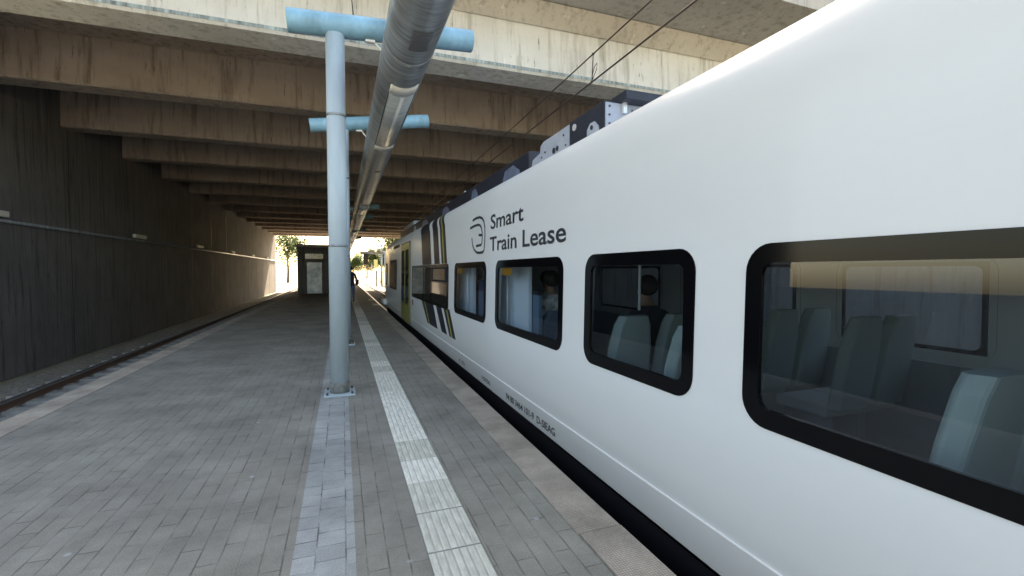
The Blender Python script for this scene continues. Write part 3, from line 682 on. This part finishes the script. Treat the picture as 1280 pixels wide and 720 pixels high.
# thin cable from the first girder down to the pipe
cb = MB().tube([(.18, 6.42, 4.8), (.19, 8.0, 6.0), (.2, 9.6, 6.9)], .009, 6).build('cable', 'cable'); tag(cb, 'thin dark cable rising from the nearest blue pipe to the bridge', 'cable')
cb2 = MB().tube([(.86, y, 4.50 + (0.03 if i % 2 else 0)) for i, y in enumerate((-2, 6.4, 10.6, 18, 25, 30, 40, 60))], .012, 6).build('cable', 'cable'); tag(cb2, 'thin dark cable running along the top of the lighting trunk', 'cable')

# ------------------------------------------------------------------ overhead line
ol = empty('overhead_line', (3.3, 20, 4.2)); tag(ol, 'pair of thin overhead electric wires with droppers above the train', 'overhead wire')
def cw(y): return 3.12 + .018 * y
def uz(y): return 4.60 - .016 * y + .0004 * y * y
MB().tube([(cw(y), y, 4.16) for y in (-20, 0, 20, 40, 70, 110)], .011, 8).build('contact_wire', 'wire', ol)
MB().tube([(cw(y), y, uz(y)) for y in [-20 + i * 2 for i in range(60)]], .0095, 8).build('catenary_wire', 'wire', ol)
for y in (-3.5, 5.62, 16.5, 27, 38):
    d = MB().tube([(cw(y), y, uz(y)), (cw(y), y + .03, 4.16)], .007, 6); d.sphere((cw(y), y, uz(y)), .02, 5); d.sphere((cw(y), y + .03, 4.165), .018, 5)
    d.tube([(cw(y), y + .03, 4.18), (cw(y), y - .09, 4.28), (cw(y), y - .10, 4.36), (cw(y), y - .03, 4.34), (cw(y), y + .02, 4.24)], .0055, 6)
    d.build('dropper', 'wire', ol)

# ------------------------------------------------------------------ people
def skin_mesh(name, nodes, edges, mats, matf, parent=None, sub=2):
    me = bpy.data.meshes.new(name); keys = list(nodes); idx = {k: i for i, k in enumerate(keys)}
    me.from_pydata([nodes[k][0] for k in keys], [(idx[a], idx[b]) for a, b in edges], [])
    ob = bpy.data.objects.new(name, me); COL.objects.link(ob)
    ob.modifiers.new('skin', 'SKIN'); sb = ob.modifiers.new('sub', 'SUBSURF'); sb.levels = sub; sb.render_levels = sub
    sv = me.skin_vertices[0].data
    for i, k in enumerate(keys):
        r = nodes[k][1]; sv[i].radius = r if isinstance(r, tuple) else (r, r); sv[i].use_root = (i == 0)
    bpy.context.view_layer.update()
    m2 = bpy.data.meshes.new_from_object(ob.evaluated_get(bpy.context.evaluated_depsgraph_get()))
    COL.objects.unlink(ob); bpy.data.objects.remove(ob)
    for m in mats: m2.materials.append(M[m])
    for p in m2.polygons: p.material_index = matf(p.center); p.use_smooth = True
    o = bpy.data.objects.new(name, m2); COL.objects.link(o)
    if parent: o.parent = parent
    return o
def head_nodes(N, E, c, tilt=0, face=(0, 1)):
    x, y, z = c; fx, fy = face
    N['chin'] = ((x + fx * .03, y + fy * .03, z - .07), .05); N['skull'] = ((x, y, z), (.078, .092)); N['crown'] = ((x - fx * .01, y - fy * .01, z + .075), (.062, .07))
    E += [('neck', 'chin'), ('chin', 'skull'), ('skull', 'crown')]
    N['nose'] = ((x + fx * .105, y + fy * .105, z - .02), .012); E.append(('skull', 'nose'))
def hand(N, E, key, wrist, d, side):
    """palm plus five separate curled fingers; d = direction of the hand"""
    d = Vector(d).normalized(); s = d.cross(Vector(side)).normalized(); u = Vector(side).normalized(); w = Vector(wrist)
    N[key + 'p'] = (tuple(w + d * .06), (.032, .02)); E.append((key, key + 'p'))
    for i, (o, l) in enumerate(((-.03, .065), (-.01, .078), (.01, .073), (.03, .058))):
        a = w + d * .10 + s * o; b_ = a + d * l * .55 + u * .008; c = b_ + d * l * .3 + u * .03
        N[f'{key}f{i}a'] = (tuple(a), .0095); N[f'{key}f{i}b'] = (tuple(b_), .009); N[f'{key}f{i}c'] = (tuple(c), .008)
        E += [(key + 'p', f'{key}f{i}a'), (f'{key}f{i}a', f'{key}f{i}b'), (f'{key}f{i}b', f'{key}f{i}c')]
    a = w + d * .045 - s * .04; b_ = a + d * .045 - s * .012 + u * .015
    N[key + 't1'] = (tuple(a), .011); N[key + 't2'] = (tuple(b_), .009); E += [(key, key + 't1'), (key + 't1', key + 't2')]

# standing person, walking away, seen from behind
pe = empty('person', (.40, 24.6, 0)); tag(pe, 'person in dark jacket and blue jeans with a shoulder bag, walking away along the platform', 'person')
N = {'pelvis': ((0, 0, .93), (.15, .11)), 'waist': ((0, 0, 1.08), (.15, .11)), 'chest': ((0, .0, 1.30), (.19, .125)), 'shoulders': ((0, 0, 1.43), (.13, .09)), 'neck': ((0, .01, 1.53), .055)}
E_ = [('pelvis', 'waist'), ('waist', 'chest'), ('chest', 'shoulders'), ('shoulders', 'neck')]
head_nodes(N, E_, (0, .03, 1.67))
for s, nm, st in ((-1, 'l', .16), (1, 'r', -.12)):
    N[nm + 'sh'] = ((s * .185, 0, 1.41), .07); N[nm + 'el'] = ((s * .26, -.03, 1.13), .052); N[nm + 'wr'] = ((s * .25, .12, .93), .036)
    E_ += [('shoulders', nm + 'sh'), (nm + 'sh', nm + 'el'), (nm + 'el', nm + 'wr')]
    hand(N, E_, nm + 'wr', N[nm + 'wr'][0], (0, .5, -.8), (-s, 0, 0))
    N[nm + 'hp'] = ((s * .10, 0, .86), .10); N[nm + 'kn'] = ((s * .10, st * .6 + .05, .49), .068); N[nm + 'an'] = ((s * .10, st, .10), .045); N[nm + 'to'] = ((s * .11, st + .17, .04), .038)
    E_ += [('pelvis', nm + 'hp'), (nm + 'hp', nm + 'kn'), (nm + 'kn', nm + 'an'), (nm + 'an', nm + 'to')]
def mf(c):
    if c.z > 1.52: return 3
    if c.z < .11: return 2
    if abs(c.x) > .17 and c.z < .90: return 3
    return 0 if c.z > .84 else 1
skin_mesh('body', N, E_, ['jacket', 'jeans', 'shoe', 'skin'], mf, pe)
h = MB().sphere((0, .015, 1.71), .098, 10, sc=(1, 1.12, 1.05)).build('hair', 'hair'); h.parent = pe
bgm = MB().box((.20, -.14, .88), (.36, .10, 1.16)).build('shoulder_bag', 'bag'); tag(bgm, 'dark shoulder bag carried at the side of the person on the platform', 'bag'); bgm.location = (.40, 24.6, 0); bevel(bgm, .04, 3)

def seated(loc, shirt, lab, face=1, extra=0):
    e = empty('person', loc); tag(e, lab, 'person', 'passengers seated inside the train')
    f = face
    N = {'pelvis': ((0, 0, .54), (.15, .12)), 'waist': ((0, -.02 * f, .70), (.14, .11)), 'chest': ((0, -.03 * f, .90), (.18, .12)), 'shoulders': ((0, -.02 * f, 1.02), (.12, .09)), 'neck': ((0, 0, 1.11), .052)}
    E_ = [('pelvis', 'waist'), ('waist', 'chest'), ('chest', 'shoulders'), ('shoulders', 'neck')]
    head_nodes(N, E_, (0, .03 * f, 1.24), face=(0, f))
    for s, nm in ((-1, 'l'), (1, 'r')):
        N[nm + 'sh'] = ((s * .18, -.02 * f, 1.0), .065); N[nm + 'el'] = ((s * .23, .06 * f, .75), .05); N[nm + 'wr'] = ((s * .13, .28 * f, .68), .034)
        E_ += [('shoulders', nm + 'sh'), (nm + 'sh', nm + 'el'), (nm + 'el', nm + 'wr')]
        hand(N, E_, nm + 'wr', N[nm + 'wr'][0], (-s * .3, .9 * f, -.2), (0, 0, -1))
        N[nm + 'hp'] = ((s * .10, .05 * f, .54), .095); N[nm + 'kn'] = ((s * .11, .45 * f, .55), .068); N[nm + 'an'] = ((s * .11, .47 * f, .12), .045); N[nm + 'to'] = ((s * .11, .63 * f, .05), .036)
        E_ += [('pelvis', nm + 'hp'), (nm + 'hp', nm + 'kn'), (nm + 'kn', nm + 'an'), (nm + 'an', nm + 'to')]
    def mf(c):
        if c.z > 1.10: return 3
        if c.z < .14: return 2
        if c.y * f > .30 and c.z > .64: return 3
        return 0 if c.z > .60 else 1
    skin_mesh('body', N, E_, [shirt, 'jeans', 'shoe', 'skin'], mf, e)
    hh = MB().sphere((0, .012 * f, 1.285), .097, 10, sc=(1, 1.12, 1.0)).build('hair', 'hair'); hh.parent = e
    return e
seated((2.27, 4.86, .22), 'shirt_w', 'nearer dark-haired passenger in pale patterned shirt behind the second window', 1)
seated((2.66, 5.85, .22), 'shirt_w', 'farther dark-haired passenger in pale patterned shirt behind the second window', 1)
seated((2.62, 3.55, .18), 'jacket', 'dark-clothed passenger behind the pale seat backs in the nearer window', 1)
# grey-blue bin-like seat end with black rim in front of the passengers
MB().box((2.0, 4.62, .5), (2.04, 4.93, 1.33)).build('seat_screen', 'seat_blue', train)
MB().box((1.99, 4.61, 1.33), (2.05, 4.94, 1.375)).build('seat_screen_rim', 'rubber', train)

# ------------------------------------------------------------------ signals and far things
sg = empty('signal_gantry', (6.4, 74, -1.3)); tag(sg, 'railway signal hanging from a beam beyond the bridge, left of the train nose', 'signal')
MB().tube([(6.2, 74, -1.3), (6.2, 74, 4.6)], .12, 10).build('mast', 'galv', sg)
MB().box((2.6, 73.9, 4.1), (6.4, 74.1, 4.45)).build('beam', 'galv', sg)
o = MB().box((3.0, 73.7, 2.5), (3.7, 74.0, 4.1)).build('signal_head', 'rubber', sg)
MB().tube([(4.9, 73.8, -.9), (4.9, 73.8, 1.6)], .14, 10).build('lower_mast', 'galv', sg)
sn = empty('track_sign', (5.2, 80, -.98)); tag(sn, 'small yellow sign board on a thin post beyond the bridge', 'sign')
MB().tube([(5.2, 80, -.98), (5.2, 80, 3.0)], .05, 8).build('post', 'galv', sn); MB().box((4.9, 79.9, 2.0), (5.5, 79.95, 3.4)).build('board', 'sign_yellow', sn)
for y in (86, 116):
    m_ = empty('catenary_mast', (6.6, y, -1.3)); tag(m_, 'grey overhead line mast beyond the bridge, ' + ('nearer' if y < 90 else 'farther') + ' of two', 'mast', 'masts beyond the bridge')
    MB().tube([(6.6, y, -1.3), (6.6, y, 6.2)], .14, 10).build('mast', 'galv', m_); MB().tube([(6.6, y, 5.2), (4.4, y, 5.0)], .04, 6).build('arm', 'galv', m_); MB().tube([(6.6, y, 4.0), (4.6, y, 4.9)], .04, 6).build('arm', 'galv', m_)

def tree(x, y, h, r, leaf, label, n=1500, seed=0, ls=.35, group='trees beyond the bridge'):
    rnd = random.Random(seed); e = empty('tree', (x, y, -1.3)); tag(e, label, 'tree', group)
    b = MB(); zt = h * .45
    b.tube([(0, 0, 0), (.1, 0, zt * .5), (0, .1, zt), (.1, 0, h * .8)], 0, 8, radii=[.32, .25, .18, .06])
    cl = []
    for i in range(13):
        a = rnd.uniform(0, 6.28); rr = r * rnd.uniform(.25, .8); z = h * rnd.uniform(.35, .93); c = Vector((math.cos(a) * rr, math.sin(a) * rr, z))
        cl.append((c, r * rnd.uniform(.28, .5))); st = Vector((0, 0, z * .62)); b.tube([st, (st + c) / 2 + Vector((0, 0, .2)), c], 0, 5, radii=[.1, .06, .02])
    t = b.build('trunk', 'bark'); t.parent = e
    l = MB()
    for i in range(n):
        c, cr = rnd.choice(cl); d = Vector((rnd.gauss(0, 1), rnd.gauss(0, 1), rnd.gauss(0, .8))).normalized() * cr * rnd.uniform(.35, 1.05) ** .6
        p = c + d; u = Vector((rnd.uniform(-1, 1), rnd.uniform(-1, 1), rnd.uniform(-.6, .6))).normalized(); w = u.cross(Vector((rnd.uniform(-1, 1), rnd.uniform(-1, 1), 1))).normalized()
        s = ls * rnd.uniform(.6, 1.3)
        l.add([p - u * s * .5, p + w * s * .25, p + u * s * .5, p - w * s * .25], [(0, 1, 2, 3)])
    q = l.build('crown', leaf, fix=False); q.parent = e
TL = [(9.5, 96, 13, 4.0, 'leaf2', 'yellow-green tree right beyond the bridge, above the train nose'), (8.5, 112, 9, 3.0, 'leaf1', 'green tree behind the signal, left of the train nose'),
      (13, 104, 14, 4.5, 'leaf1', 'large green tree hidden mostly behind the train'), (3.5, 175, 8, 3.5, 'leaf1', 'small far tree above the end of the platform'),
      (-4, 165, 9, 4, 'leaf2', 'far yellow-green tree left of the tracks'), (-12, 120, 12, 5, 'leaf1', 'green tree left of the tracks beyond the bridge'), (-18, 95, 13, 5, 'leaf3', 'dark green tree at the left bridge end'),
      (9, 190, 11, 5, 'leaf3', 'far dark green tree right of the tracks')]
for i, a in enumerate(TL): tree(*a, n=5200, seed=i + 1, ls=.5)
for i, (x, y, h, r) in enumerate(((-17, -6, 9, 4), (-20, 3, 11, 4.5), (-16, -16, 10, 4.5), (-2, -38, 11, 5), (6, -42, 12, 5), (-12, -32, 12, 5))):
    tree(x, y, h, r, 'leaf1' if i % 2 else 'leaf2', 'leafy tree growing beside the open end of the platform before the bridge', n=1500, seed=30 + i, ls=.45, group='trees before the bridge')
